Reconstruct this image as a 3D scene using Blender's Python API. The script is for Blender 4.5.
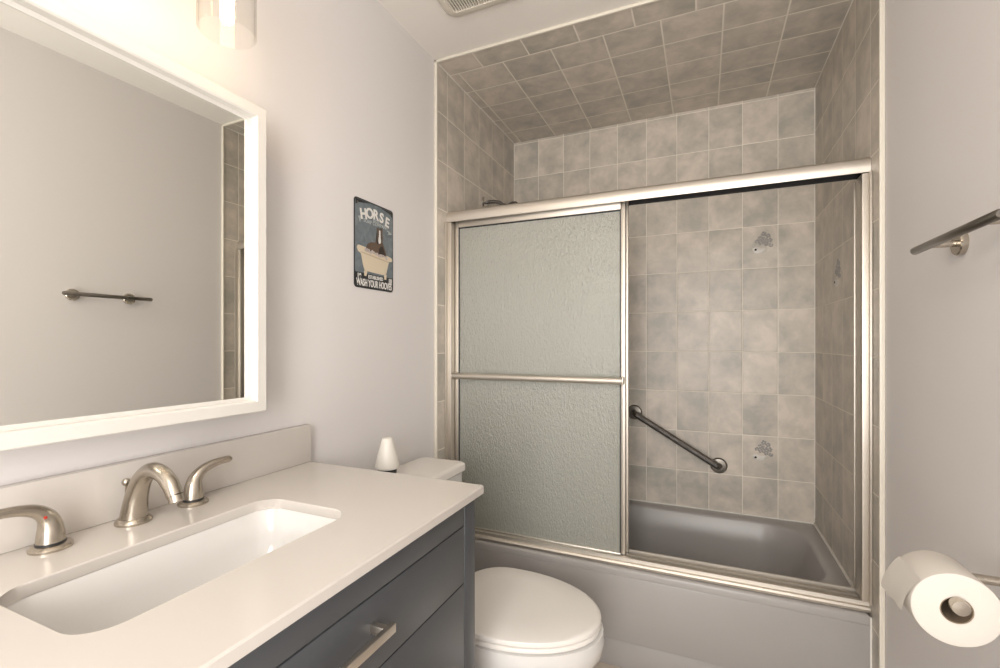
import bpy, bmesh, math, random
from mathutils import Vector, Matrix
PI = math.pi
random.seed(4)
scn = bpy.context.scene
for o in list(bpy.data.objects):
    bpy.data.objects.remove(o)
C = scn.collection

# ------------------------------------------------------------------ camera
cam_d = bpy.data.cameras.new('camera')
cam = bpy.data.objects.new('camera', cam_d); C.objects.link(cam)
cam_d.sensor_width = 36.0
cam_d.lens = 465.0 / 1000.0 * 36.0
cam_d.shift_y = 0.009
cam_d.clip_start = 0.02
cam.location = (0, 0, 1.21)
cam.rotation_euler = (PI / 2, 0, math.radians(23.7))
scn.camera = cam

# ------------------------------------------------------------------ world, exposure, daylight
scn.view_settings.view_transform = 'Standard'
scn.view_settings.look = 'None'
scn.view_settings.gamma = 1.0
scn.view_settings.use_curve_mapping = False
scn.view_settings.exposure = 0.13
w = bpy.data.worlds.new('world'); scn.world = w
w.use_nodes = True
bg = w.node_tree.nodes['Background']
bg.inputs['Color'].default_value = (1.0, 0.96, 0.92, 1)
bg.inputs['Strength'].default_value = 2.0
sun_d = bpy.data.lights.new('doorway_daylight', 'AREA')
sun_d.shape = 'RECTANGLE'; sun_d.size = 0.72; sun_d.size_y = 1.50
sun_d.energy = 36.0; sun_d.color = (1.0, 0.97, 0.94)
sun_o = bpy.data.objects.new('doorway_daylight', sun_d); C.objects.link(sun_o)
sun_o.location = (0.05, -1.02, 1.29); sun_o.rotation_euler = (PI / 2, 0, 0)
BULB_STRENGTH = 26.0
BULB_COLOR = (1.0, 0.71, 0.38)
FILL_DOME_STRENGTH = 42.0

# ------------------------------------------------------------------ materials
def mat(name, col, rough=0.5, metal=0.0, spec=0.5, **kw):
    m = bpy.data.materials.new(name); m.use_nodes = True
    p = m.node_tree.nodes['Principled BSDF']
    p.inputs['Base Color'].default_value = (*col, 1)
    p.inputs['Roughness'].default_value = rough
    p.inputs['Metallic'].default_value = metal
    p.inputs['Specular IOR Level'].default_value = spec
    for k, v in kw.items():
        p.inputs[k.replace('_', ' ')].default_value = v
    return m

class NT:
    """tiny node builder"""
    def __init__(s, m):
        s.t = m.node_tree; s.n = s.t.nodes; s.l = s.t.links
        s.p = s.n['Principled BSDF']; s.out = s.n['Material Output']
    def node(s, typ, **props):
        x = s.n.new(typ)
        for k, v in props.items(): setattr(x, k, v)
        return x
    def put(s, sock, v):
        if hasattr(v, 'is_output'): s.l.new(v, sock)
        elif v is not None: sock.default_value = v
    def math(s, op, a, b=None, c=None):
        x = s.node('ShaderNodeMath', operation=op)
        s.put(x.inputs[0], a)
        if b is not None: s.put(x.inputs[1], b)
        if c is not None: s.put(x.inputs[2], c)
        return x.outputs[0]
    def mix(s, f, a, b):
        x = s.node('ShaderNodeMix', data_type='RGBA')
        s.put(x.inputs[0], f); s.put(x.inputs[6], a); s.put(x.inputs[7], b)
        return x.outputs[2]
    def mapr(s, v, a, b, c, d):
        x = s.node('ShaderNodeMapRange')
        s.put(x.inputs[0], v)
        for i, q in enumerate((a, b, c, d)): x.inputs[i + 1].default_value = q
        return x.outputs[0]
    def noise(s, vec, scale, detail=3, dist=0.0, rough=0.5):
        x = s.node('ShaderNodeTexNoise')
        if vec is not None: s.put(x.inputs['Vector'], vec)
        x.inputs['Scale'].default_value = scale; x.inputs['Detail'].default_value = detail
        x.inputs['Distortion'].default_value = dist; x.inputs['Roughness'].default_value = rough
        return x.outputs['Fac']
    def xyz(s, a, b, c):
        x = s.node('ShaderNodeCombineXYZ')
        for i, q in enumerate((a, b, c)): s.put(x.inputs[i], q)
        return x.outputs[0]
    def bump(s, h, strength, dist):
        x = s.node('ShaderNodeBump'); s.put(x.inputs['Height'], h)
        x.inputs['Strength'].default_value = strength; x.inputs['Distance'].default_value = dist
        return x.outputs[0]

def tile_mat(name, ax_u, ax_v, tu, tv, ou, ov, lo, hi, grout, gw=0.0019, rough=0.38, shift_row=None, seed=0.0):
    """glazed ceramic tile with a cloudy glaze that changes from tile to tile"""
    m = mat(name, (0.5, 0.5, 0.5), rough); k = NT(m)
    pos = k.node('ShaderNodeTexCoord').outputs['Object']
    sp = k.node('ShaderNodeSeparateXYZ'); k.l.new(pos, sp.inputs[0])
    u, v = sp.outputs[ax_u], sp.outputs[ax_v]
    if shift_row:                                    # (limit on v, shift of u below it)
        u = k.math('ADD', u, k.math('MULTIPLY', k.math('LESS_THAN', v, shift_row[0]), shift_row[1]))
    a = k.math('DIVIDE', k.math('SUBTRACT', u, ou), tu)
    b = k.math('DIVIDE', k.math('SUBTRACT', v, ov), tv)
    ia, ib = k.math('FLOOR', a), k.math('FLOOR', b)
    fa, fb = k.math('FRACT', a), k.math('FRACT', b)
    da = k.math('MULTIPLY', k.math('MINIMUM', fa, k.math('SUBTRACT', 1.0, fa)), tu)
    db = k.math('MULTIPLY', k.math('MINIMUM', fb, k.math('SUBTRACT', 1.0, fb)), tv)
    d = k.math('MINIMUM', da, db)
    g = k.mapr(d, gw * 0.6, gw, 1.0, 0.0)
    wn = k.node('ShaderNodeTexWhiteNoise', noise_dimensions='3D')
    k.l.new(k.xyz(ia, ib, seed), wn.inputs['Vector'])
    r = wn.outputs['Value']
    off = k.math('MULTIPLY', r, 7.3)
    v1 = k.xyz(k.math('ADD', u, off), k.math('ADD', v, k.math('MULTIPLY', off, 1.7)), off)
    n1 = k.noise(v1, 9.0, 4, 0.25, 0.6)
    n2 = k.noise(v1, 34.0, 3, 0.4)
    f = k.math('ADD', k.mapr(n1, 0.3, 0.7, 0.0, 1.0), k.math('MULTIPLY', k.math('SUBTRACT', n2, 0.5), 0.35))
    f = k.math('ADD', f, k.math('MULTIPLY', k.math('SUBTRACT', r, 0.5), 0.42))
    fc = k.node('ShaderNodeClamp'); k.l.new(f, fc.inputs[0])
    col = k.mix(fc.outputs[0], (*lo, 1), (*hi, 1))
    col = k.mix(g, col, (*grout, 1))
    k.l.new(col, k.p.inputs['Base Color'])
    k.l.new(k.mapr(g, 0, 1, rough, 0.75), k.p.inputs['Roughness'])
    edge = k.mapr(d, gw * 0.5, gw * 2.6, 0.0, 1.0)
    h = k.math('ADD', edge, k.math('MULTIPLY', n1, 0.10))
    k.l.new(k.bump(h, 0.5, 0.0012), k.p.inputs['Normal'])
    return m

T_LO, T_HI, T_GR = (0.395, 0.375, 0.33), (0.655, 0.585, 0.51), (0.78, 0.73, 0.64)
M_tile_back = tile_mat('tile_back', 0, 2, .150, .202, .0215, 1.167, T_LO, T_HI, T_GR, seed=1.0)
M_tile_side = tile_mat('tile_side', 1, 2, .157, .205, 2.086, 1.166, T_LO, T_HI, T_GR, gw=.0026, seed=2.0)
M_tile_ceil = tile_mat('tile_ceiling', 0, 1, .21, .155, .064, 1.95, T_LO, T_HI, T_GR, gw=.0036, shift_row=(1.795, .09), seed=3.0)
M_floor = tile_mat('floor_tile', 0, 1, .305, .305, 0.02, .11, (0.50, .43, .36), (0.62, .55, .47), (.42, .37, .32), gw=.003, rough=.35, seed=4.0)

M_paint = mat('wall_paint', (0.705, 0.68, 0.672), 0.55, 0, 0.3)
k = NT(M_paint)
k.l.new(k.bump(k.noise(k.node('ShaderNodeTexCoord').outputs['Object'], 260, 2), 0.12, 0.001), k.p.inputs['Normal'])
M_ceil = mat('ceiling_paint', (0.80, 0.77, 0.73), 0.7, 0, 0.2)
M_trim = mat('trim_bead', (0.70, 0.66, 0.575), 0.4)
M_white_frame = mat('white_lacquer', (0.69, 0.67, 0.63), 0.35)
M_quartz = mat('white_quartz', (0.585, 0.55, 0.512), 0.22)
M_porc = mat('porcelain', (0.70, 0.69, 0.67), 0.08, 0, .5, Coat_Weight=.3)
M_seat = mat('toilet_seat_plastic', (0.80, 0.77, 0.73), 0.22)
M_char = mat('charcoal_paint', (0.068, 0.073, 0.080), 0.34)
M_dark = mat('dark_recess', (0.012, 0.012, 0.012), 0.8)
M_nickel = mat('brushed_nickel', (0.50, 0.455, 0.39), 0.27, 1.0)
M_pull = mat('bright_nickel_pull', (0.80, 0.74, 0.66), 0.3, 1.0)
M_dnickel = mat('satin_nickel_bar', (0.23, 0.212, 0.188), 0.3, 1.0)
M_chrome = mat('polished_chrome', (0.66, 0.65, 0.63), 0.12, 1.0)
M_alu = mat('anodised_aluminium', (0.64, 0.60, 0.54), 0.48, 1.0)
M_alu_matte = mat('satin_aluminium', (0.70, 0.665, 0.60), 0.42, 1.0)
M_knurl = mat('knurled_dark_chrome', (0.17, 0.16, 0.15), 0.3, 1.0)
k = NT(M_knurl)
vor = k.node('ShaderNodeTexVoronoi'); vor.inputs['Scale'].default_value = 260
k.l.new(k.node('ShaderNodeTexCoord').outputs['Object'], vor.inputs['Vector'])
k.l.new(k.bump(vor.outputs['Distance'], 0.8, 0.002), k.p.inputs['Normal'])
M_mirror = mat('mirror_silver', (0.955, 0.965, 0.93), 0.0, 1.0)
M_tub = mat('greige_enamel', (0.345, 0.33, 0.318), 0.3)
M_caulk = mat('white_caulk', (0.74, 0.72, 0.67), 0.5)
M_paper = mat('tissue_paper', (0.58, 0.545, 0.495), 0.9, 0, .1)
k = NT(M_paper)
k.l.new(k.bump(k.noise(k.node('ShaderNodeTexCoord').outputs['Object'], 420, 2), 0.25, 0.001), k.p.inputs['Normal'])
M_core = mat('cardboard_core', (0.20, 0.15, 0.10), 0.9)
M_plastic = mat('white_plastic', (0.80, 0.77, 0.71), 0.35)
M_vent = mat('vent_plastic', (0.66, 0.62, 0.54), 0.4)
M_black = mat('black_base', (0.02, 0.02, 0.022), 0.4)
M_red = mat('red_dot', (0.45, 0.03, 0.02), 0.4)

# obscured (rain) glass: soft transmission broken up by a rippled relief
M_rain = bpy.data.materials.new('rain_glass'); M_rain.use_nodes = True
k = NT(M_rain); k.n.remove(k.p)
tc = k.node('ShaderNodeTexCoord').outputs['Object']
mp = k.node('ShaderNodeMapping'); mp.inputs['Scale'].default_value = (1.0, 1.0, 0.34)
k.l.new(tc, mp.inputs[0])
h = k.math('ADD', k.noise(mp.outputs[0], 210, 3, .5), k.math('MULTIPLY', k.noise(mp.outputs[0], 420, 2, .5), .25))
bmp = k.bump(h, 1.0, 0.0045)
refr = k.node('ShaderNodeBsdfRefraction'); refr.inputs['Color'].default_value = (.90, .93, .88, 1)
refr.inputs['Roughness'].default_value = .30; refr.inputs['IOR'].default_value = 1.25
trl = k.node('ShaderNodeBsdfTranslucent'); trl.inputs['Color'].default_value = (.80, .82, .76, 1)
dif = k.node('ShaderNodeBsdfDiffuse'); dif.inputs['Color'].default_value = (.60, .61, .55, 1)
glo = k.node('ShaderNodeBsdfGlossy'); glo.inputs['Color'].default_value = (.95, .95, .92, 1); glo.inputs['Roughness'].default_value = .18
for q in (refr, trl, dif, glo): k.l.new(bmp, q.inputs['Normal'])
def mixs(f, a, b):
    x = k.node('ShaderNodeMixShader'); k.put(x.inputs[0], f); k.l.new(a, x.inputs[1]); k.l.new(b, x.inputs[2]); return x.outputs[0]
s1 = mixs(.55, refr.outputs[0], trl.outputs[0])
s2 = mixs(.38, s1, dif.outputs[0])
fr = k.node('ShaderNodeFresnel'); fr.inputs['IOR'].default_value = 1.5; k.l.new(bmp, fr.inputs['Normal'])
k.l.new(mixs(k.math('MINIMUM', k.math('MULTIPLY', fr.outputs[0], 2.8), 1.0), s2, glo.outputs[0]), k.out.inputs['Surface'])

# thin clear glass (shades, bulb envelopes)
def thin_glass(name, tint, rough=0.02):
    m = bpy.data.materials.new(name); m.use_nodes = True
    q = NT(m); q.n.remove(q.p)
    tr = q.node('ShaderNodeBsdfTransparent'); tr.inputs['Color'].default_value = (*tint, 1)
    gl = q.node('ShaderNodeBsdfGlossy'); gl.inputs['Roughness'].default_value = rough; gl.inputs['Color'].default_value = (.5, .49, .46, 1)
    lw = q.node('ShaderNodeLayerWeight'); lw.inputs['Blend'].default_value = 0.5
    mx = q.node('ShaderNodeMixShader')
    q.l.new(q.math('ADD', q.math('MULTIPLY', q.math('POWER', lw.outputs['Facing'], 5.0), .6), .02), mx.inputs[0])
    q.l.new(tr.outputs[0], mx.inputs[1]); q.l.new(gl.outputs[0], mx.inputs[2])
    q.l.new(mx.outputs[0], q.out.inputs['Surface'])
    return m
M_clear = thin_glass('clear_shade_glass', (.985, .985, .98))
M_bulb = bpy.data.materials.new('lit_bulb'); M_bulb.use_nodes = True
k = NT(M_bulb); k.n.remove(k.p)
em = k.node('ShaderNodeEmission'); em.inputs['Color'].default_value = (*BULB_COLOR, 1); em.inputs['Strength'].default_value = BULB_STRENGTH
k.l.new(em.outputs[0], k.out.inputs['Surface'])

# ------------------------------------------------------------------ mesh helpers
def box(bm, x0, x1, y0, y1, z0, z1, bev=0.0, seg=2):
    vs = [bm.verts.new(p) for p in ((x0, y0, z0), (x1, y0, z0), (x1, y1, z0), (x0, y1, z0), (x0, y0, z1), (x1, y0, z1), (x1, y1, z1), (x0, y1, z1))]
    fs = [bm.faces.new([vs[i] for i in q]) for q in ((0, 3, 2, 1), (4, 5, 6, 7), (0, 1, 5, 4), (1, 2, 6, 5), (2, 3, 7, 6), (3, 0, 4, 7))]
    if bev > 0:
        es = list({e for f in fs for e in f.edges})
        bmesh.ops.bevel(bm, geom=es, offset=bev, segments=seg, profile=0.5, affect='EDGES')
    return bm

def loft(bm, rings, cap0=False, cap1=False, close=False):
    R = [[bm.verts.new(p) for p in r] for r in rings]
    n = len(R[0]); m = len(R)
    for i in range(m if close else m - 1):
        a, b = R[i], R[(i + 1) % m]
        for j in range(n):
            jj = (j + 1) % n
            try: bm.faces.new((a[j], a[jj], b[jj], b[j]))
            except ValueError: pass
    if cap0: bm.faces.new(list(reversed(R[0])))
    if cap1: bm.faces.new(R[-1])
    return bm

def rrect(x0, x1, y0, y1, r, n=6):
    pts = []
    for cx, cy, a0 in ((x1 - r, y1 - r, 0), (x0 + r, y1 - r, 90), (x0 + r, y0 + r, 180), (x1 - r, y0 + r, 270)):
        for i in range(n + 1):
            a = math.radians(a0 + 90 * i / n)
            pts.append((cx + r * math.cos(a), cy + r * math.sin(a)))
    return pts

def rr_loft(bm, rings, f=lambda a, b, c: (a, b, c), n=6, **kw):
    """rings: (x0,x1,y0,y1,radius,height)"""
    return loft(bm, [[f(a, b, q[5]) for a, b in rrect(*q[:5], n=n)] for q in rings], **kw)

def tube(bm, pts, rad, n=16, cap=True, squash=None):
    pts = [Vector(p) for p in pts]
    if not hasattr(rad, '__len__'): rad = [rad] * len(pts)
    rings = []; up = None
    for i, p in enumerate(pts):
        t = (pts[min(i + 1, len(pts) - 1)] - pts[max(i - 1, 0)]).normalized()
        if up is None:
            up = Vector((0, 0, 1)) if abs(t.z) < .9 else Vector((0, 1, 0))
        s = t.cross(up).normalized(); up = s.cross(t).normalized()
        sq = squash[i] if squash else 1.0
        rings.append([p + s * (rad[i] * math.cos(2 * PI * j / n)) + up * (rad[i] * sq * math.sin(2 * PI * j / n)) for j in range(n)])
    return loft(bm, rings, cap0=cap, cap1=cap)

def smooth_path(pts, k=5):
    """Catmull-Rom through points of any dimension"""
    P = [pts[0]] + list(pts) + [pts[-1]]; out = []
    for i in range(1, len(P) - 2):
        for j in range(k):
            t = j / k
            out.append(tuple(0.5 * (2 * b + (c - a) * t + (2 * a - 5 * b + 4 * c - d) * t * t + (3 * b - a - 3 * c + d) * t ** 3) for a, b, c, d in zip(P[i - 1], P[i], P[i + 1], P[i + 2])))
    out.append(tuple(pts[-1])); return out

def lathe(bm, prof, origin, axis='z', n=32, close=False):
    """prof: (radius, height) along axis"""
    ox, oy, oz = origin; rings = []
    for r, h in prof:
        ring = []
        for j in range(n):
            a = 2 * PI * j / n; c, s = r * math.cos(a), r * math.sin(a)
            ring.append({'z': (ox + c, oy + s, oz + h), 'y': (ox + s, oy + h, oz + c), 'x': (ox + h, oy + c, oz + s)}[axis])
        rings.append(ring)
    return loft(bm, rings, cap0=not close, cap1=not close, close=close)

def BM(): return bmesh.new()

def root_loc(o):
    v = Vector((0, 0, 0))
    while o is not None:
        v += o.location; o = o.parent
    return v

def obj(name, bm, m, parent=None, sharp=35, loc=None):
    """link a bmesh given in world coordinates as ONE mesh object"""
    bmesh.ops.remove_doubles(bm, verts=bm.verts, dist=1e-6)
    bmesh.ops.recalc_face_normals(bm, faces=bm.faces)
    base = root_loc(parent) if parent else Vector(loc or (0, 0, 0))
    if base.length: bmesh.ops.translate(bm, verts=bm.verts, vec=-base)
    me = bpy.data.meshes.new(name); bm.to_mesh(me); bm.free()
    me.materials.append(m)
    for p in me.polygons: p.use_smooth = True
    me.set_sharp_from_angle(angle=math.radians(sharp))
    o = bpy.data.objects.new(name, me); C.objects.link(o)
    if parent: o.parent = parent
    elif loc: o.location = loc
    return o

def thing(name, label, cat, loc, group=None):
    o = bpy.data.objects.new(name, None); C.objects.link(o)
    o.empty_display_size = 0.05; o.location = loc
    o['label'] = label; o['category'] = cat
    if group: o['group'] = group
    return o

def struct(name, bm, m, **kw):
    o = obj(name, bm, m, **kw); o['kind'] = 'structure'; return o

def B(*a, **kw): return box(BM(), *a, **kw)

# ------------------------------------------------------------------ the room
XL, XR, YT, YB, YF, ZC = -1.04, 0.48, 1.688, 2.565, -1.0, 2.40
TH = 0.01
struct('floor', B(XL - .1, XR + .1, YF - .1, YB + .1, -.1, 0), M_floor)
struct('ceiling', B(XL - .1, XR + .1, YF - .1, YB + .1, ZC, ZC + .1), M_ceil)
struct('wall_left', B(XL - .1, XL, YF - .1, YB + .1, 0, ZC), M_paint)
struct('wall_right', B(XR, XR + .1, YF - .1, YB + .1, 0, ZC), M_paint)
wb = struct('wall_back', B(XL, XR, YB - TH, YB + .1, 0, ZC), M_tile_back)
b = BM()   # wall behind the photographer, with the open doorway that lets daylight in
box(b, XL, -.34, YF - .1, YF, 0, ZC); box(b, .44, XR, YF - .1, YF, 0, ZC); box(b, -.34, .44, YF - .1, YF, 2.05, ZC)
struct('wall_front', b, M_paint)
struct('wall_left_tile', B(XL, XL + TH, YT, YB - TH, 0, ZC - .008), M_tile_side)
wr = struct('wall_right_tile', B(XR - TH, XR, YT, YB - TH, 0, ZC - .008), M_tile_side)
struct('ceiling_tile', B(XL + TH, XR - TH, YT, YB - TH, ZC - .008, ZC), M_tile_ceil)
tw = .010   # pale bead that finishes the edge of the tiling
struct('trim_1', B(XL, XL + TH + .004, YT - tw, YT, 0, ZC, bev=.003), M_trim)
struct('trim_2', B(XR - TH - .004, XR, YT - tw, YT, 0, ZC, bev=.003), M_trim)
struct('trim_3', B(XL, XR, YT - tw, YT, ZC - .012, ZC, bev=.003), M_trim)
cb = BM()   # white corner lines inside the alcove
for x, y in ((XL + TH + .001, YB - TH - .001), (XR - TH - .001, YB - TH - .001)):
    box(cb, x - .002, x + .002, y - .002, y + .002, .40, ZC - .01)
for x in (XL + TH + .001, XR - TH - .001):
    box(cb, x - .002, x + .002, YT, YB - TH, ZC - .012, ZC - .007)
struct('trim_4', cb, M_caulk)

# ------------------------------------------------------------------ raised flower sprays on three of the tiles
def flower_spray(parent, f, name='flower_spray'):
    """f(s, t, d): s right, t up in metres from the tile centre, d out of the tile"""
    M1 = M_flower; rnd = random.Random(11)
    bm = BM()
    spots = [(.012, .046, .012), (.030, .036, .011), (-.002, .026, .012), (.016, .020, .012), (.037, .014, .012), (.000, .004, .011), (.022, -.002, .012), (.042, -.010, .010), (-.016, .012, .010)]
    for s0, t0, r in spots:
        for q in range(5):
            a = 2 * PI * q / 5 + rnd.random()
            cs, ct = s0 + .62 * r * math.cos(a), t0 + .62 * r * math.sin(a)
            rings = [[f(cs + rr * r * .46 * math.cos(2 * PI * j / 10), ct + rr * r * .46 * math.sin(2 * PI * j / 10), dd) for j in range(10)] for rr, dd in ((1, 0), (.9, .0015), (.5, .0026))]
            loft(bm, rings, cap1=True)
    o = obj(name, bm, M1, parent)
    bm = BM()
    out = [(-.036, -.022), (-.020, -.014), (.002, -.020), (.022, -.018), (.024, -.034), (.006, -.044), (-.016, -.046), (-.032, -.038)]
    sm = smooth_path(out + [out[0]], 4)[:-1]
    cs, ct = sum(p[0] for p in sm) / len(sm), sum(p[1] for p in sm) / len(sm)
    loft(bm, [[f(cs + (p[0] - cs) * q, ct + (p[1] - ct) * q, d) for p in sm] for q, d in ((1, 0), (.92, .0018), (.55, .003))], cap1=True)
    obj('flower_bud', bm, M_bud, parent)
    bm = BM()
    loft(bm, [[f(-.022 + .006 * q * math.cos(2 * PI * j / 10), -.028 + .006 * q * math.sin(2 * PI * j / 10), d) for j in range(10)] for q, d in ((1, .0022), (.6, .0044))], cap1=True)
    obj('bud_centre', bm, M_dark, parent)
M_flower = mat('flower_glaze', (0.315, 0.305, 0.29), 0.3)
M_bud = mat('bud_glaze', (0.60, 0.575, 0.53), 0.3)
for zz in (1.688, .686):
    flower_spray(wb, lambda s, t, d, zz=zz: (.250 + s, YB - TH - d, zz + t))
flower_spray(wr, lambda s, t, d: (XR - TH - d, 2.165 - s, 1.475 + t))

# ------------------------------------------------------------------ bathtub
tub = thing('bathtub', 'greige built-in bathtub with a smooth front apron, filling the tiled alcove', 'bathtub', (-.28, 1.78, 0))
x0, x1, y0, y1, ZR = XL + TH + .002, XR - TH - .002, 1.758, YB - TH - .002, .375
b = BM()
rr_loft(b, [(x0, x1, y0, y1, .006, .345), (x0, x1, y0, y1, .006, .366), (x0 + .003, x1 - .003, y0 + .003, y1 - .003, .006, .372), (x0 + .010, x1 - .010, y0 + .010, y1 - .010, .006, ZR),
            (-.945, .418, 1.875, 2.490, .185, ZR), (-.938, .411, 1.882, 2.483, .18, ZR - .003), (-.932, .404, 1.888, 2.477, .175, ZR - .012),
            (-.915, .380, 1.905, 2.460, .165, .27), (-.895, .335, 1.925, 2.440, .15, .15), (-.875, .295, 1.945, 2.420, .13, .105), (-.83, .24, 1.99, 2.375, .10, .088),
            (-.83, .24, 1.99, 2.375, .10, .07), (-.89, .32, 1.93, 2.435, .15, .09), (-.94, .41, 1.88, 2.485, .185, .25), (-.97, .43, 1.85, 2.505, .185, .345)], n=10, close=True)
for z in (.088, .07):
    b.faces.new([b.verts.new((p[0], p[1], z)) for p in rrect(-.83, .24, 1.99, 2.375, .10, n=10)])
obj('basin', b, M_tub, tub, sharp=50)
b = BM()
box(b, x0, x1, y0, y0 + .03, .105, .3449, bev=.004)
box(b, x0, x1, y0 + .010, y0 + .03, .0005, .103, bev=.002)
obj('apron', b, M_tub, tub)
b = BM(); lathe(b, [(.001, 0), (.028, .001), (.03, .003), (.018, .005), (.001, .0045)], (-.70, 2.2, .0875)); obj('drain', b, M_chrome, tub)
b = BM()
for q in ((x0 - .001, x1 + .001, y1 - .006, y1 + .0015), (x0 - .0015, x0 + .006, 1.864, y1), (x1 - .006, x1 + .0015, 1.864, y1)):
    box(b, *q, ZR - .003, ZR + .004)
box(b, x1 - .003, x1 + .0015, y0 - .002, y0 + .004, .01, ZR - .005)
obj('caulk_line', b, M_caulk, tub)

# ------------------------------------------------------------------ shower door frame and doors
fr = thing('shower_door_frame', 'silver aluminium sliding door frame spanning the alcove above the tub rim', 'shower frame', (-.28, 1.80, ZR))
hx0, hx1 = XL + TH + .001, XR - TH - .001
prof = [(1.766, 1.737), (1.762, 1.750), (1.762, 1.765), (1.767, 1.777), (1.778, 1.785), (1.795, 1.787), (1.845, 1.787), (1.858, 1.782), (1.862, 1.772), (1.862, 1.744), (1.858, 1.744), (1.858, 1.770), (1.770, 1.770), (1.770, 1.737)]
b = BM(); loft(b, [[(x, y, z) for y, z in prof] for x in (hx0, hx1)], cap0=True, cap1=True); hd = obj('header', b, M_alu, fr, sharp=25)
b = BM(); box(b, hx0 + .001, hx1 - .001, 1.8560, 1.8575, 1.7445, 1.7695); obj('header_shade_strip', b, M_black, hd)  # black strip standing in for the shade inside the header
prof = [(1.775, ZR + .0015), (1.768, ZR + .004), (1.766, ZR + .012), (1.770, ZR + .018), (1.778, ZR + .020), (1.779, ZR + .032), (1.789, ZR + .034), (1.790, ZR + .014), (1.818, ZR + .014), (1.819, ZR + .030), (1.824, ZR + .030), (1.825, ZR + .014), (1.853, ZR + .014), (1.854, ZR + .034), (1.860, ZR + .034), (1.860, ZR + .0015)]
b = BM(); loft(b, [[(x, y, z) for y, z in prof] for x in (hx0, hx1)], cap0=True, cap1=True); obj('bottom_track', b, M_alu, fr, sharp=25)
for sgn, xw in ((1, hx0), (-1, hx1)):
    b = BM()
    box(b, *sorted((xw, xw + sgn * .006)), 1.748, 1.862, ZR + .036, 1.7345, bev=.001)
    box(b, *sorted((xw, xw + sgn * .022)), 1.766, 1.832, ZR + .036, 1.7345, bev=.002)
    box(b, *sorted((xw, xw + sgn * .022)), 1.852, 1.862, ZR + .036, 1.7345, bev=.002)
    j = obj('jamb', b, M_alu, fr)
    b = BM(); box(b, *sorted((xw + sgn * .0065, xw + sgn * .010)), 1.836, 1.850, ZR + .04, 1.73); obj('rubber_seal', b, M_black, j)

def shower_door(label, xa, xb, yc, bar):
    t = thing('shower_door', label, 'shower door', ((xa + xb) / 2, yc, ZR + .016), 'sliding shower doors')
    zb, zt, w_, h = ZR + .017, 1.7685, .017, .009
    b = BM(); box(b, xa, xa + w_, yc - h, yc + h, zb, zt, bev=.003); obj('side_rail', b, M_alu, t)
    b = BM(); box(b, xb - w_, xb, yc - h, yc + h, zb, zt, bev=.003); obj('side_rail', b, M_alu, t)
    b = BM(); box(b, xa + w_, xb - w_, yc - h, yc + h, zb, zb + .022, bev=.003); obj('bottom_rail', b, M_alu, t)
    b = BM(); box(b, xa + w_, xb - w_, yc - h, yc + h, zt - .052, zt, bev=.003); obj('top_rail', b, M_alu, t)
    b = BM(); box(b, xa + w_ - .006, xb - w_ + .006, yc - .0025, yc + .0025, zb + .016, zt - .046); obj('glass_pane', b, M_rain, t)
    b = BM()
    for q in ((xa + w_, xa + w_ + .004), (xb - w_ - .004, xb - w_)):
        box(b, *q, yc - .006, yc + .006, zb + .022, zt - .052)
    box(b, xa + w_, xb - w_, yc - .006, yc + .006, zt - .057, zt - .0525)
    obj('glazing_gasket', b, M_black, t)
    if bar:
        zz = 1.068; yb = yc - .040
        b = BM(); tube(b, [(xa + .006, yb, zz), (xb - .006, yb, zz)], .0130, n=20)
        br = obj('towel_rail', b, M_alu, t)
        for x in (xa + .010, xb - .010):
            b = BM(); box(b, x - .008, x + .008, yb - .002, yc - h + .0005, zz - .014, zz + .014, bev=.003); obj('rail_bracket', b, M_alu, br)
    return t
shower_door('front rippled glass sliding door with a horizontal silver towel rail across it', -1.005, -.272, 1.8045, True)
shower_door('rear rippled glass sliding door parked behind the door with the towel rail', -1.005, -.266, 1.8385, False)

# ------------------------------------------------------------------ shower head, grab bar
sh = thing('shower_head', 'dark chrome shower head on a short arm, showing above the door header', 'shower head', (XL + TH, 2.14, 1.92))
b = BM(); lathe(b, [(.001, .001), (.030, .001), (.030, .006), (.018, .014), (.001, .014)], (XL + TH, 2.14, 1.925), 'x'); obj('flange', b, M_chrome, sh)
b = BM(); tube(b, smooth_path([(XL + TH + .01, 2.14, 1.925), (-.985, 2.14, 1.925), (-.945, 2.14, 1.918), (-.925, 2.145, 1.900)], 5), .0085); obj('arm', b, M_knurl, sh)
b = BM()
d = Vector((.86, .10, -.42)).normalized(); p0 = Vector((-.932, 2.145, 1.903))
rl = [(0, .010), (.012, .014), (.024, .013), (.034, .022), (.052, .040), (.064, .044), (.070, .042), (.071, .002)]
tube(b, [p0 + d * a for a, r in rl], [r for a, r in rl], n=28); obj('spray_head', b, M_knurl, sh)

gb = thing('grab_bar', 'dark knurled chrome grab bar slanting across the tiled back wall', 'grab bar', (-.34, YB - TH, .84))
A, Bp = Vector((-.338, YB - TH, .843)), Vector((.067, YB - TH, .602))
dv = (Bp - A).normalized(); oy = Vector((0, -.045, 0))
pts = [A + Vector((0, -.004, 0)), A + Vector((0, -.02, 0)), A + oy * .82 + dv * .006, A + oy + dv * .022, A + oy + dv * .05, Bp + oy - dv * .05, Bp + oy - dv * .022, Bp + oy * .82 - dv * .006, Bp + Vector((0, -.02, 0)), Bp + Vector((0, -.004, 0))]
b = BM(); tube(b, smooth_path([tuple(p) for p in pts], 5), .0155, n=20); obj('bar', b, M_knurl, gb)
for P in (A, Bp):
    b = BM(); lathe(b, [(.001, -.001), (.038, -.001), (.039, -.006), (.033, -.013), (.016, -.0145), (.001, -.0145)], P, 'y'); obj('flange', b, M_dnickel, gb)

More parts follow.
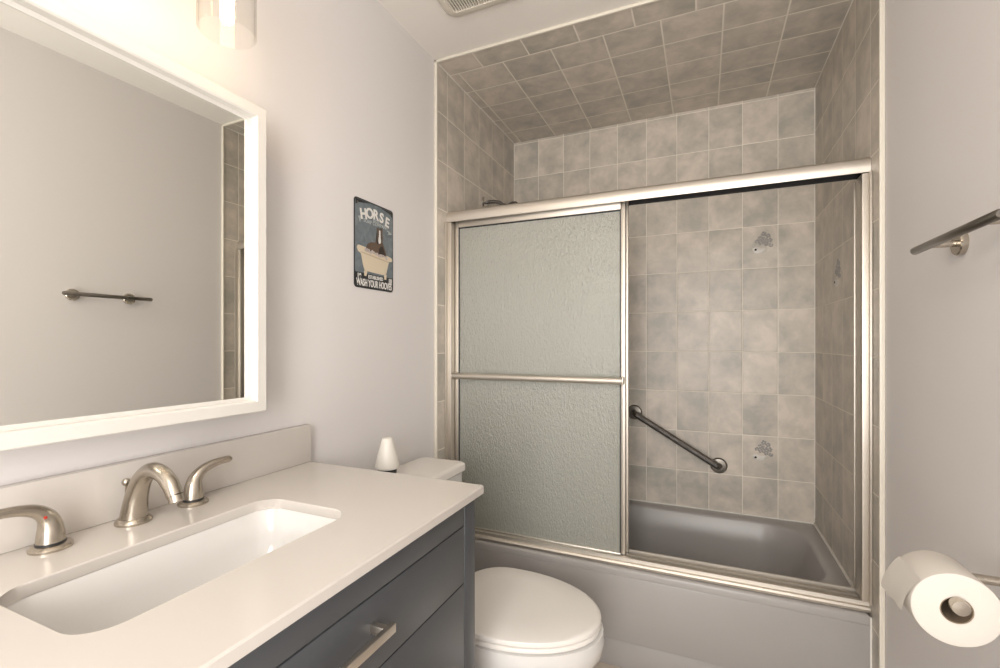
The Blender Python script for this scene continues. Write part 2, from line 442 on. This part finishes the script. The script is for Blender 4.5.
# ------------------------------------------------------------------ vanity
VY0, VY1, VX = .059, .985, -.497
va = thing('vanity_cabinet', 'charcoal painted vanity cabinet with slab drawers under the white countertop', 'vanity', (-.77, .52, 0))
b = BM()
box(b, XL + .003, VX - .02, VY0 + .002, VY0 + .02, .0005, .853)
box(b, XL + .003, VX - .02, VY1 - .02, VY1 - .002, .0005, .853)
box(b, XL + .003, XL + .015, VY0 + .02, VY1 - .02, .05, .853)
box(b, XL + .015, VX - .025, VY0 + .02, VY1 - .02, .08, .098)
obj('carcass', b, M_char, va)
b = BM(); box(b, VX - .03, VX - .022, VY0 + .02, VY1 - .02, .09, .80); obj('dark_backing', b, M_dark, va)
for ya, yb in ((VY0, VY0 + .052), (VY1 - .052, VY1)):
    b = BM(); box(b, VX - .0215, VX, ya, yb, .0005, .8535, bev=.0015); obj('stile', b, M_char, va)
b = BM(); box(b, VX - .0215, VX, VY0 + .0545, VY1 - .0545, .798, .8535, bev=.0015); obj('top_rail', b, M_char, va)
b = BM(); box(b, VX - .0215, VX, VY0 + .0545, VY1 - .0545, .02, .095, bev=.0015); obj('toe_rail', b, M_char, va)
for za, zb, zh in ((.668, .7955, .745), (.38, .6655, .57), (.0975, .3775, .285)):
    b = BM(); box(b, VX - .0205, VX, VY0 + .0545, VY1 - .0545, za, zb, bev=.0015)
    dr = obj('drawer', b, M_char, va)
    b = BM()
    hw = .108
    box(b, VX + .026, VX + .036, .52 - hw, .52 + hw, zh - .0075, zh + .0075, bev=.001)
    for s in (-1, 1):
        ys = .52 + s * (hw - .016)
        box(b, VX - .0003, VX + .0265, ys - .006, ys + .006, zh - .0075, zh + .0075, bev=.001)
    hd = obj('handle', b, M_pull, dr); hd['label'] = 'square brushed nickel bar pull'

ZT = .875
ct = thing('countertop', 'white quartz vanity countertop with a low backsplash and a rectangular sink cutout', 'countertop', (-.76, .52, .855))
b = BM()
co = (XL + .0005, -.475, VY0 - .006, VY1 + .005)
hole = (-.866, -.639, .289, .724, .038)
def ins(q, d): return (q[0] + d, q[1] - d, q[2] + d, q[3] - d)
rr_loft(b, [(*hole, ZT - .002), (*ins(hole[:4], -.002), .047, ZT), (*ins(co, .0025), .003, ZT), (*co, .004, ZT - .003), (*co, .004, .8565), (*ins(co, .002), .003, .855), (*ins(hole[:4], -.001), .046, .855), (*hole, .857)], n=8, close=True)
obj('slab', b, M_quartz, ct, sharp=30)
b = BM(); box(b, XL + .0005, XL + .022, co[2], co[3], ZT + .0003, ZT + .105, bev=.002); obj('backsplash', b, M_quartz, ct)

sk = thing('sink', 'white rectangular undermount sink set in the vanity countertop', 'sink', (-.756, .508, .70))
b = BM()
h4 = hole[:4]
rr_loft(b, [(*ins(h4, -.016), .05, .8535), (*ins(h4, -.002), .047, .8545), (*ins(h4, .000), .045, .852), (*ins(h4, .006), .045, .80), (*ins(h4, .014), .045, .755), (*ins(h4, .024), .045, .735), (*ins(h4, .044), .04, .723), (*ins(h4, .085), .02, .717),
            (*ins(h4, .085), .02, .705), (*ins(h4, .035), .045, .712), (*ins(h4, .006), .05, .735), (*ins(h4, -.006), .05, .80), (*ins(h4, -.016), .05, .848)], n=8, close=True)
# floor and underside
for z in (.717, .705):
    vs = [b.verts.new((p[0], p[1], z)) for p in rrect(*ins(h4, .085), .02, n=8)]; b.faces.new(vs)
obj('basin', b, M_porc, sk, sharp=50)
b = BM(); lathe(b, [(.001, .000), (.021, .001), (.022, .003), (.014, .004), (.012, .001), (.001, .001)], (-.756, .508, .7172)); obj('drain', b, M_nickel, sk)

# ------------------------------------------------------------------ faucet
FX = -.976
fa = thing('faucet', 'brushed nickel three-piece faucet with arched spout and two levers behind the sink', 'faucet', (FX, .521, ZT))
sp = smooth_path([(-.977, .880, .0225), (-.9735, .902, .0205), (-.966, .930, .0182), (-.950, .959, .0162), (-.925, .977, .0148), (-.895, .976, .0140), (-.869, .960, .0134), (-.855, .940, .0130)], 5)
b = BM(); tube(b, [(x, .521, z) for x, z, r in sp], [r for x, z, r in sp], n=24); so = obj('spout', b, M_nickel, fa, sharp=50)
b = BM(); lathe(b, [(.001, .0003), (.0285, .0003), (.029, .004), (.0262, .009), (.0235, .011), (.001, .011)], (-.977, .521, ZT)); obj('escutcheon', b, M_nickel, so)
b = BM(); tube(b, [(-.8545, .521, .9405), (-.850, .521, .930)], .0120, n=20); obj('aerator', b, M_nickel, so)
b = BM(); tube(b, [(-1.004, .523, .918), (-1.004, .523, .936), (-1.004, .523, .946)], [.0025, .0025, .003], n=10)
lathe(b, [(.001, -.007), (.005, -.006), (.0075, -.001), (.0075, .002), (.005, .006), (.001, .007)], (-1.004, .523, .946), n=16)
box(b, -1.002 - .0015, -.985, .5215, .5245, .917, .921)
obj('lift_knob', b, M_nickel, so)
for s, yc in ((-1, .400), (1, .631)):
    b = BM()
    hp = smooth_path([(0, .0110, .0190), (0, .024, .0178), (.001, .040, .0155), (.006, .054, .0128), (.018, .066, .0105), (.036, .0735, .0088), (.056, .077, .0078), (.074, .0775, .0072), (.080, .0775, .004)], 4)
    tube(b, [(FX + .10 * q, yc + s * q, ZT + z) for q, z, r in hp], [r for q, z, r in hp], n=22)
    hd = obj('lever', b, M_nickel, fa, sharp=50)
    b = BM(); lathe(b, [(.001, .0003), (.0275, .0003), (.028, .004), (.025, .0075), (.0215, .009), (.001, .009)], (FX, yc, ZT)); obj('escutcheon', b, M_nickel, hd)
    b = BM(); lathe(b, [(.001, .0088), (.0195, .0088), (.0195, .0125), (.001, .0125)], (FX, yc, ZT)); obj('shadow_gap_ring', b, M_black, hd)
    if s < 0:
        b = BM(); lathe(b, [(.001, 0), (.0026, 0), (.0020, .0012), (.001, .0014)], (FX + .0125, yc - .0115, ZT + .056), 'x', n=12); obj('hot_mark', b, M_red, hd)

# ------------------------------------------------------------------ mirror
mi = thing('wall_mirror', 'white framed rectangular mirror hung above the vanity backsplash', 'mirror', (XL, .52, 1.06))
f = lambda a, c, d: (d, a, c)
MY0, MY1, MZ0, MZ1, MF = .250, .790, 1.049, 1.764, -.954
b = BM()
mo = (MY0, MY1, MZ0, MZ1); wi = .027
rr_loft(b, [(*mo, .002, XL + .006), (*mo, .002, MF - .002), (*ins(mo, .002), .002, MF), (*ins(mo, wi - .003), .002, MF), (*ins(mo, wi), .002, MF - .003), (*ins(mo, wi), .002, MF - .020), (*ins(mo, wi + .008), .002, MF - .022), (*ins(mo, wi + .008), .002, XL + .006)], f=f, n=3, close=True)
obj('frame', b, M_white_frame, mi, sharp=25)
b = BM(); q = ins(mo, wi + .006); box(b, XL + .008, MF - .0225, q[0], q[1], q[2], q[3]); obj('mirror_glass', b, M_mirror, mi)

mi.rotation_euler.z = math.radians(-0.6)   # hung a touch out of square with the wall

# ------------------------------------------------------------------ vanity light (two clear shades)
vl = thing('vanity_light', 'wall light above the mirror with clear cylinder glass shades and glowing bulbs', 'wall light', (XL, .52, 2.05))
b = BM(); box(b, XL + .001, XL + .022, .40, .64, 2.01, 2.12, bev=.004); obj('back_plate', b, M_nickel, vl)
b = BM(); tube(b, [(XL + .07, .36, 2.065), (XL + .07, .68, 2.065)], .009); tube(b, [(XL + .02, .46, 2.065), (XL + .07, .46, 2.065)], .008); tube(b, [(XL + .02, .58, 2.065), (XL + .07, .58, 2.065)], .008); obj('cross_bar', b, M_nickel, vl)
LX = -.870
for yl in (.410, .630):
    b = BM(); tube(b, smooth_path([(XL + .07, yl, 2.065), (XL + .11, yl, 2.068), (LX - .004, yl, 2.05), (LX, yl, 2.02)], 4), .0075); ar = obj('arm', b, M_nickel, vl)
    b = BM(); lathe(b, [(.001, 2.0280), (.020, 2.0260), (.022, 2.0010), (.030, 1.9910), (.030, 1.9780), (.019, 1.9770), (.019, 1.9610), (.001, 1.9610)], (LX, yl, 0)); obj('socket', b, M_nickel, ar)
    b = BM(); ro, th = .052, .0025
    lathe(b, [(ro, 1.8280), (ro, 1.9760), (ro - .010, 1.9850), (.028, 1.9865), (.028, 1.9840), (ro - .011, 1.9825), (ro - th, 1.9750), (ro - th, 1.8280), (ro - th * .5, 1.8265)], (LX, yl, 0), n=48, close=True); obj('glass_shade', b, M_clear, vl, sharp=30)
    b = BM(); lathe(b, [(.001, 1.846), (.007, 1.847), (.0115, 1.852), (.0125, 1.860), (.0125, 1.945), (.012, 1.9605), (.001, 1.9605)], (LX, yl, 0), n=20); obj('bulb', b, M_bulb, vl, sharp=60)

# ------------------------------------------------------------------ tin sign
SY0, SY1, SZ0, SZ1 = 1.188, 1.394, 1.393, 1.688
SW, SH = SY1 - SY0, SZ1 - SZ0
sg = thing('tin_sign', 'blue grey tin sign of a brown horse sitting in a cream bathtub', 'sign', (XL, (SY0 + SY1) / 2, SZ0))
M_tin = mat('sign_slate_blue', (0.135, 0.165, 0.185), 0.35)
k = NT(M_tin)
k.l.new(k.mix(k.mapr(k.noise(k.node('ShaderNodeTexCoord').outputs['Object'], 38, 4, .6), .35, .7, 0, 1), (.115, .145, .165, 1), (.185, .215, .235, 1)), k.p.inputs['Base Color'])
M_sblack = mat('sign_black', (0.018, 0.018, 0.02), 0.35)
M_swhite = mat('sign_offwhite', (0.74, 0.73, 0.70), 0.4)
M_scream = mat('sign_cream', (0.66, 0.57, 0.43), 0.4)
M_screamd = mat('sign_cream_line', (0.48, 0.40, 0.29), 0.4)
M_sbrown = mat('sign_brown', (0.115, 0.075, 0.05), 0.4)
M_sbrownd = mat('sign_dark_brown', (0.03, 0.022, 0.018), 0.4)
M_ssuds = mat('sign_suds', (0.50, 0.44, 0.42), 0.4)
M_sgrey = mat('sign_grey', (0.36, 0.38, 0.38), 0.4)
def SP(s, t, d): return (XL + .0015 + d, SY0 + s * SW, SZ0 + t * SW)   # s across 0..1, t up in sign widths (0..1.43)
TOP = SH / SW
rr_ = lambda i, d: [SP(p[0], p[1], d) for p in rrect(i, 1 - i, i, TOP - i, .06 - i * .5, n=5)]
b = BM(); loft(b, [rr_(0, 0), rr_(0, .0012), rr_(.012, .0016)], cap0=True, cap1=True); plate = obj('plate', b, M_sblack, sg)
def flat(name, polys, d, m, parent=plate):
    bm = BM()
    for P in polys:
        bmv = [[bm.verts.new(SP(s, t, dd)) for s, t in P] for dd in (d - .0003, d)]
        n = len(P)
        for j in range(n): bm.faces.new((bmv[0][j], bmv[0][(j + 1) % n], bmv[1][(j + 1) % n], bmv[1][j]))
        bm.faces.new(bmv[1])
    bmesh.ops.triangulate(bm, faces=[f_ for f_ in bm.faces if len(f_.verts) > 4])
    return obj(name, bm, m, parent)
b = BM(); loft(b, [[SP(p[0], p[1], dd) for p in rrect(.018, .982, .235, TOP - .022, .045, n=5)] for dd in (.0016, .0020)], cap1=True); obj('blue_ground', b, M_tin, plate)
def disc(s, t, r, n=10): return [(s + r * math.cos(2 * PI * i / n), t + r * math.sin(2 * PI * i / n)) for i in range(n)]
cat = lambda pts, n=4: smooth_path(pts + [pts[0]], n)[:-1]
# tub
flat('tub_print', [cat([(.06, .63), (.09, .675), (.20, .672), (.50, .645), (.80, .62), (.93, .60), (.965, .565), (.94, .53), (.88, .52), (.845, .43), (.80, .30), (.74, .275), (.30, .285), (.24, .30), (.19, .42), (.155, .545), (.09, .575)]),
                   [(.25, .30), (.23, .24), (.27, .225), (.31, .285)], [(.74, .29), (.76, .225), (.80, .23), (.80, .30)]], .0024, M_scream)
flat('tub_rim_line', [[(.15, .565), (.50, .535), (.88, .505), (.88, .520), (.50, .552), (.15, .582)]], .0027, M_screamd)
# horse
flat('horse_print', [cat([(.27, .60), (.30, .71), (.40, .775), (.50, .79), (.535, .88), (.55, .98), (.54, 1.03), (.565, 1.052), (.595, 1.03), (.625, 1.045), (.66, 1.03), (.685, 1.08), (.70, 1.02), (.695, .96), (.715, .90), (.70, .84), (.73, .76), (.77, .70), (.80, .60), (.78, .585), (.50, .60)], 3)], .0027, M_sbrown)
flat('horse_mane_print', [cat([(.545, 1.00), (.56, .93), (.565, .85), (.575, .78), (.545, .78), (.53, .88)], 3), cat([(.60, .70), (.68, .76), (.73, .70), (.76, .59), (.62, .60)], 3), cat([(.655, .93), (.675, .90), (.68, .84), (.66, .85)], 3), disc(.59, .945, .012), disc(.655, .945, .011)], .0030, M_sbrownd)
flat('horse_blaze_print', [cat([(.605, 1.01), (.635, 1.01), (.64, .92), (.655, .85), (.64, .80), (.60, .79), (.585, .84), (.60, .92)], 3)], .0033, M_swhite)
rs = random.Random(5)
flat('suds_print', [disc(.26 + .54 * q / 13, .615 - .035 * q / 13 + rs.uniform(-.012, .02), rs.uniform(.018, .032), 9) for q in range(14)], .0036, M_ssuds)
# lettering
def text(name, s, size, cx, cy, d, m, parent=plate, rot=0.0, xs=1.0, bold=0.0):
    cu = bpy.data.curves.new(name, 'FONT'); cu.body = s; cu.align_x = 'CENTER'; cu.align_y = 'CENTER'
    cu.size = size; cu.extrude = .0003; cu.offset = bold
    to = bpy.data.objects.new('tmp', cu); C.objects.link(to)
    bpy.context.view_layer.update()
    me = bpy.data.meshes.new_from_object(to.evaluated_get(bpy.context.evaluated_depsgraph_get()))
    bpy.data.objects.remove(to)
    bm = BM(); bm.from_mesh(me)
    cr, sr = math.cos(rot), math.sin(rot)
    for v in bm.verts:
        a, c, e = v.co.x * xs, v.co.y, v.co.z
        v.co = (XL + .0015 + d + e, SY0 + cx * SW + a * cr - c * sr, SZ0 + cy * SW + a * sr + c * cr)
    return bm
big = BM()
def merge(dst, src):
    me = bpy.data.meshes.new('t'); src.to_mesh(me); src.free(); dst.from_mesh(me); bpy.data.meshes.remove(me)
for i, ch in enumerate('HORSE'):
    q = (i - 2) / 2
    merge(big, text('l', ch, .047, .52 + .305 * q, 1.245 - .055 * q * q, .0026, M_swhite, rot=-.20 * q, xs=1.0, bold=.0016))
obj('headline', big, M_swhite, plate)
sml = BM()
merge(sml, text('l', 'BATH', .013, .53, 1.145, .0026, M_sgrey, bold=.0003)); merge(sml, text('l', 'SOAP COMPANY', .017, .53, 1.095, .0026, M_sgrey, bold=.0004))
obj('small_lettering', sml, M_sgrey, plate)
flat('scroll_print', [cat([(.08, 1.13), (.14, 1.15), (.22, 1.12), (.16, 1.11), (.13, 1.04), (.11, 1.10)], 3)], .0024, M_sgrey)
flat('scroll_print', [cat([(.80, 1.05), (.86, 1.06), (.95, 1.02), (.90, 1.00), (.84, .99), (.87, 1.03)], 3)], .0024, M_sgrey)
flat('worn_corner_print', [cat([(.03, TOP - .03), (.03, TOP - .12), (.06, TOP - .085), (.15, TOP - .07), (.34, TOP - .035), (.36, TOP - .028)], 3)], .0024, M_sblack)
flat('worn_corner_print', [cat([(.97, TOP - .03), (.97, TOP - .13), (.93, TOP - .09), (.84, TOP - .065), (.70, TOP - .04), (.68, TOP - .028)], 3)], .0024, M_sblack)
flat('black_band', [[(.02, .02), (.98, .02), (.98, .245), (.02, .245)]], .0022, M_sblack)
flat('tub_foot_print', [[(.23, .285), (.31, .285), (.285, .20), (.235, .20)]], .0026, M_scream)
flat('tub_foot_print', [[(.74, .285), (.81, .285), (.80, .20), (.75, .20)]], .0026, M_scream)
low = BM()
merge(low, text('l', 'WASH YOUR HOOVES', .0325, .50, .085, .0028, M_swhite, xs=.565, bold=.0007))
merge(low, text('l', 'ESTABLISHED', .0165, .52, .195, .0028, M_swhite, xs=.80, bold=.0003))
merge(low, text('l', '19', .022, .11, .185, .0028, M_swhite, xs=.9, bold=.0007)); merge(low, text('l', '10', .022, .905, .185, .0028, M_swhite, xs=.9, bold=.0007))
obj('slogan', low, M_swhite, plate)
for s, t in ((.075, TOP - .075), (.925, TOP - .075), (.075, .06), (.925, .06)):
    b = BM(); lathe(b, [(.001, .0034), (.0022, .0032), (.0040, .0022), (.0040, .0018)], (XL + .0015, SY0 + s * SW, SZ0 + t * SW), 'x', n=12); obj('screw', b, M_dnickel, sg)

# ------------------------------------------------------------------ toilet
TY = 1.375
to = thing('toilet', 'white toilet with closed oval lid between the vanity and the bathtub', 'toilet', (-.60, TY, 0))
def egg(xf, xb, hw, s=1.0, dx=0.0, n=44, z=0.0):
    z = z - .026 if z > .3 else z
    """plan outline: round nose at xf, blunter rear at xb"""
    cx = xf - .60 * (xf - xb); out = []
    for i in range(n):
        a = 2 * PI * i / n; c, q = math.cos(a), math.sin(a)
        if c >= 0: x = cx + (xf - cx) * c; y = hw * q
        else:
            e = .62
            x = cx + (cx - xb) * -(abs(c) ** e); y = hw * (abs(q) ** .85) * math.copysign(1, q) * (1 - .10 * abs(c) ** 3)
        out.append((cx + (x - cx) * s + dx, BY + y * s, z))
    return out
BY = TY - .018
XN, XH, HW = -.276, -.765, .200
b = BM()
loft(b, [egg(XN - .008, XH - .02, HW, .96, 0, z=.392), egg(XN + .006, XH - .02, HW, 1.0, 0, z=.388), egg(XN + .010, XH - .02, HW + .004, 1.0, 0, z=.365), egg(XN + .006, XH - .03, HW, 1.0, 0, z=.33),
         egg(XN - .02, XH - .04, HW - .018, 1, 0, z=.27), egg(XN - .07, XH - .06, HW - .055, 1, 0, z=.19), egg(XN - .12, XH - .09, HW - .080, 1, 0, z=.10), egg(XN - .13, XH - .11, HW - .082, 1, 0, z=.03), egg(XN - .125, XH - .115, HW - .076, 1, 0, z=.0005)], cap0=True, cap1=True)
obj('bowl', b, M_porc, to, sharp=50)
b = BM()
loft(b, [egg(XN, XH, HW, .985, z=.3945), egg(XN, XH, HW, 1.0, z=.397), egg(XN, XH, HW, 1.0, z=.405), egg(XN, XH, HW, .985, z=.4085)], cap0=True, cap1=True); obj('seat', b, M_seat, to, sharp=50)
b = BM()
loft(b, [egg(XN, XH, HW, .982, z=.4105), egg(XN, XH, HW, 1.0, z=.4135), egg(XN, XH, HW, 1.0, z=.421), egg(XN, XH, HW, .992, z=.4255), egg(XN, XH, HW, .95, z=.4285), egg(XN, XH, HW, .6, z=.431), egg(XN, XH, HW, .2, z=.4318)], cap0=True, cap1=True); obj('lid', b, M_seat, to, sharp=50)
for ya in (TY - .10, TY + .05):
    b = BM(); box(b, XH - .03, XH + .004, ya, ya + .05, .367, .402, bev=.006); obj('hinge', b, M_seat, to)
b = BM()
rr_loft(b, [(-1.018, -.835, TY - .175, TY + .175, .03, .385), (-1.022, -.836, TY - .183, TY + .183, .03, .40), (-1.026, -.832, TY - .190, TY + .190, .03, .728)], n=6, cap0=True, cap1=True)
obj('tank', b, M_porc, to, sharp=50)
b = BM(); rr_loft(b, [(-.98, -.80, TY - .11, TY + .11, .03, .32), (-.98, -.80, TY - .11, TY + .11, .03, .388)], cap0=True, cap1=True); obj('tank_shelf', b, M_porc, to)
b = BM()
q = (-1.030, -.822, TY - .196, TY + .196)
rr_loft(b, [(*ins(q, .004), .028, .7285), (*q, .032, .733), (*q, .032, .750), (*ins(q, .002), .03, .7555), (*ins(q, .010), .025, .7605), (*ins(q, .016), .02, .7615)], n=6, cap0=True, cap1=True); obj('tank_lid', b, M_seat, to, sharp=25)
b = BM(); tube(b, [(-.833, TY - .13, .68), (-.816, TY - .13, .68)], .010); tube(b, [(-.818, TY - .135, .68), (-.816, TY - .06, .672)], [.006, .008]); obj('flush_lever', b, M_chrome, to)

# ------------------------------------------------------------------ air freshener
fx, fy, fz = -.935, 1.226, .7622
af = thing('air_freshener', 'white cone-shaped air freshener standing on the toilet tank lid', 'air freshener', (fx, fy, fz))
b = BM(); lathe(b, [(.001, .0005), (.034, .0005), (.036, .004), (.036, .026), (.031, .030), (.001, .030)], (fx, fy, fz)); obj('base', b, M_plastic, af)
b = BM(); lathe(b, [(.001, .030), (.030, .030), (.030, .048), (.001, .048)], (fx, fy, fz)); obj('gel_core', b, M_black, af)
b = BM(); lathe(b, [(.037, .046), (.0385, .048), (.0385, .054), (.0330, .080), (.0215, .122), (.0165, .139), (.0145, .142), (.001, .143), (.001, .139), (.013, .137), (.036, .050)], (fx, fy, fz), n=36); obj('cone_cover', b, M_plastic, af, sharp=40)

# ------------------------------------------------------------------ towel bar
tb = thing('towel_bar', 'short satin nickel towel bar on two round posts on the right wall', 'towel bar', (XR, 1.11, 1.40))
tz, tx = 1.412, .424
b = BM(); tube(b, [(tx, .978, tz), (tx, .982, tz), (tx, 1.302, tz), (tx, 1.306, tz)], [.006, .0085, .0085, .006], n=20); obj('bar', b, M_dnickel, tb)
for y in (1.03, 1.237):
    b = BM(); tube(b, [(tx + .004, y, tz), (XR - .011, y, tz)], .0065, n=16); po = obj('post', b, M_nickel, tb)
    b = BM(); lathe(b, [(.001, -.0005), (.024, -.0005), (.0245, -.004), (.0245, -.010), (.0225, -.0125), (.001, -.0125)], (XR, y, tz), 'x'); obj('rosette', b, M_nickel, po)

# ------------------------------------------------------------------ toilet paper
hx, hz = .357, .797
tp = thing('toilet_paper_holder', 'satin nickel single-arm toilet paper holder on the right wall', 'paper holder', (XR, 1.052, hz))
b = BM(); lathe(b, [(.001, -.0005), (.025, -.0005), (.0255, -.004), (.0255, -.010), (.0225, -.0125), (.001, -.0125)], (XR, 1.052, hz + .012), 'x'); obj('rosette', b, M_nickel, tp)
b = BM(); tube(b, smooth_path([(XR - .012, 1.052, hz + .012), (hx + .03, 1.052, hz + .012), (hx + .008, 1.050, hz + .012), (hx + .001, 1.040, hz + .011), (hx, 1.02, hz + .0105), (hx, .935, hz + .0105)], 4), .0075, n=16); arm = obj('arm', b, M_nickel, tp)
b = BM(); lathe(b, [(.001, .0), (.0110, .001), (.0120, .004), (.0120, .013), (.001, .0135)], (hx, .924, hz + .0105), 'y'); obj('end_knob', b, M_nickel, arm)
rl = thing('toilet_paper_roll', 'white toilet paper roll with a loose torn edge, hanging on its holder', 'toilet paper', (hx, .99, hz - .057))
b = BM(); R, rc = .0565, .0205
lathe(b, [(rc, .940), (R - .004, .940), (R - .001, .9415), (R, .945), (R, 1.027), (R - .001, 1.0305), (R - .004, 1.032), (rc, 1.032)], (hx, 0, hz), 'y', n=64, close=True); obj('paper', b, M_paper, rl, sharp=40)
b = BM(); lathe(b, [(rc - .0002, .9405), (rc - .0002, 1.0315), (rc - .0017, 1.0315), (rc - .0017, .9405)], (hx, 0, hz), 'y', n=40, close=True); obj('core', b, M_core, rl)
b = BM()   # loose end: leaves the roll on its far-left side and hangs to a torn corner
rows = []
for i in range(9):
    t = i / 8
    a = math.radians(138 + 58 * t)
    lift = .0010 + .017 * max(0, t - .30) ** 1.5
    xx, zz_ = hx + (R + lift) * math.cos(a), hz + (R + lift) * math.sin(a)
    ya = 1.031; yb = .942 + .006 * t
    rows.append([(xx - .004 * t * (1 - j / 6), ya + (yb - ya) * j / 6, zz_ + .002 * math.sin(j * 1.7 + i) * t) for j in range(7)])
V = [[b.verts.new(p) for p in r] for r in rows]
for i in range(8):
    for j in range(6): b.faces.new((V[i][j], V[i][j + 1], V[i + 1][j + 1], V[i + 1][j]))
bmesh.ops.solidify(b, geom=b.faces[:], thickness=.0006)
obj('loose_sheet', b, M_paper, rl, sharp=60)

# ------------------------------------------------------------------ ceiling vent
ve = thing('exhaust_fan_grille', 'off-white slotted exhaust fan grille on the ceiling', 'vent', (-.70, 1.35, ZC))
q = (-.845, -.545, 1.215, 1.480); f = lambda a, c, d: (a, c, d)
b = BM()
rr_loft(b, [(*q, .04, ZC - .0005), (*q, .04, ZC - .008), (*ins(q, .006), .036, ZC - .015), (*ins(q, .018), .03, ZC - .020), (*ins(q, .034), .016, ZC - .021), (*ins(q, .036), .015, ZC - .018), (*ins(q, .036), .015, ZC - .0005)], n=8, close=True); obj('frame', b, M_vent, ve, sharp=40)
b = BM(); g = ins(q, .034); box(b, *g, ZC - .004, ZC - .001); obj('vent_slot_shade', b, M_dark, ve)  # dark sheet paints the shade seen between the slats
b = BM(); nsl = 24
for i in range(nsl):
    x = g[0] + (i + .5) * (g[1] - g[0]) / nsl
    box(b, x - .0024, x + .0024, g[2], g[3], ZC - .020, ZC - .0150)
box(b, g[0], g[1], (g[2] + g[3]) / 2 - .004, (g[2] + g[3]) / 2 + .004, ZC - .0202, ZC - .0045)
obj('slats', b, M_vent, ve)

# ------------------------------------------------------------------ fill dome added out of view behind the camera to brighten the room
cl = thing('added_fill_dome', 'added unseen fill dome overhead near the doorway', 'fill light', (-.20, -.50, ZC))
M_dome = bpy.data.materials.new('added_fill_glow'); M_dome.use_nodes = True
k = NT(M_dome); k.n.remove(k.p)
em = k.node('ShaderNodeEmission'); em.inputs['Color'].default_value = (1.0, .90, .78, 1); em.inputs['Strength'].default_value = FILL_DOME_STRENGTH
k.l.new(em.outputs[0], k.out.inputs['Surface'])
b = BM(); lathe(b, [(.001, -.0005), (.150, -.0005), (.155, -.006), (.155, -.024), (.148, -.028), (.001, -.028)], (-.20, -.50, ZC), n=48); obj('mounting_ring', b, M_white_frame, cl)
b = BM(); lathe(b, [(.001, -.0285), (.140, -.0285), (.135, -.045), (.110, -.066), (.07, -.080), (.03, -.086), (.001, -.087)], (-.20, -.50, ZC), n=48); obj('dome', b, M_dome, cl, sharp=60)
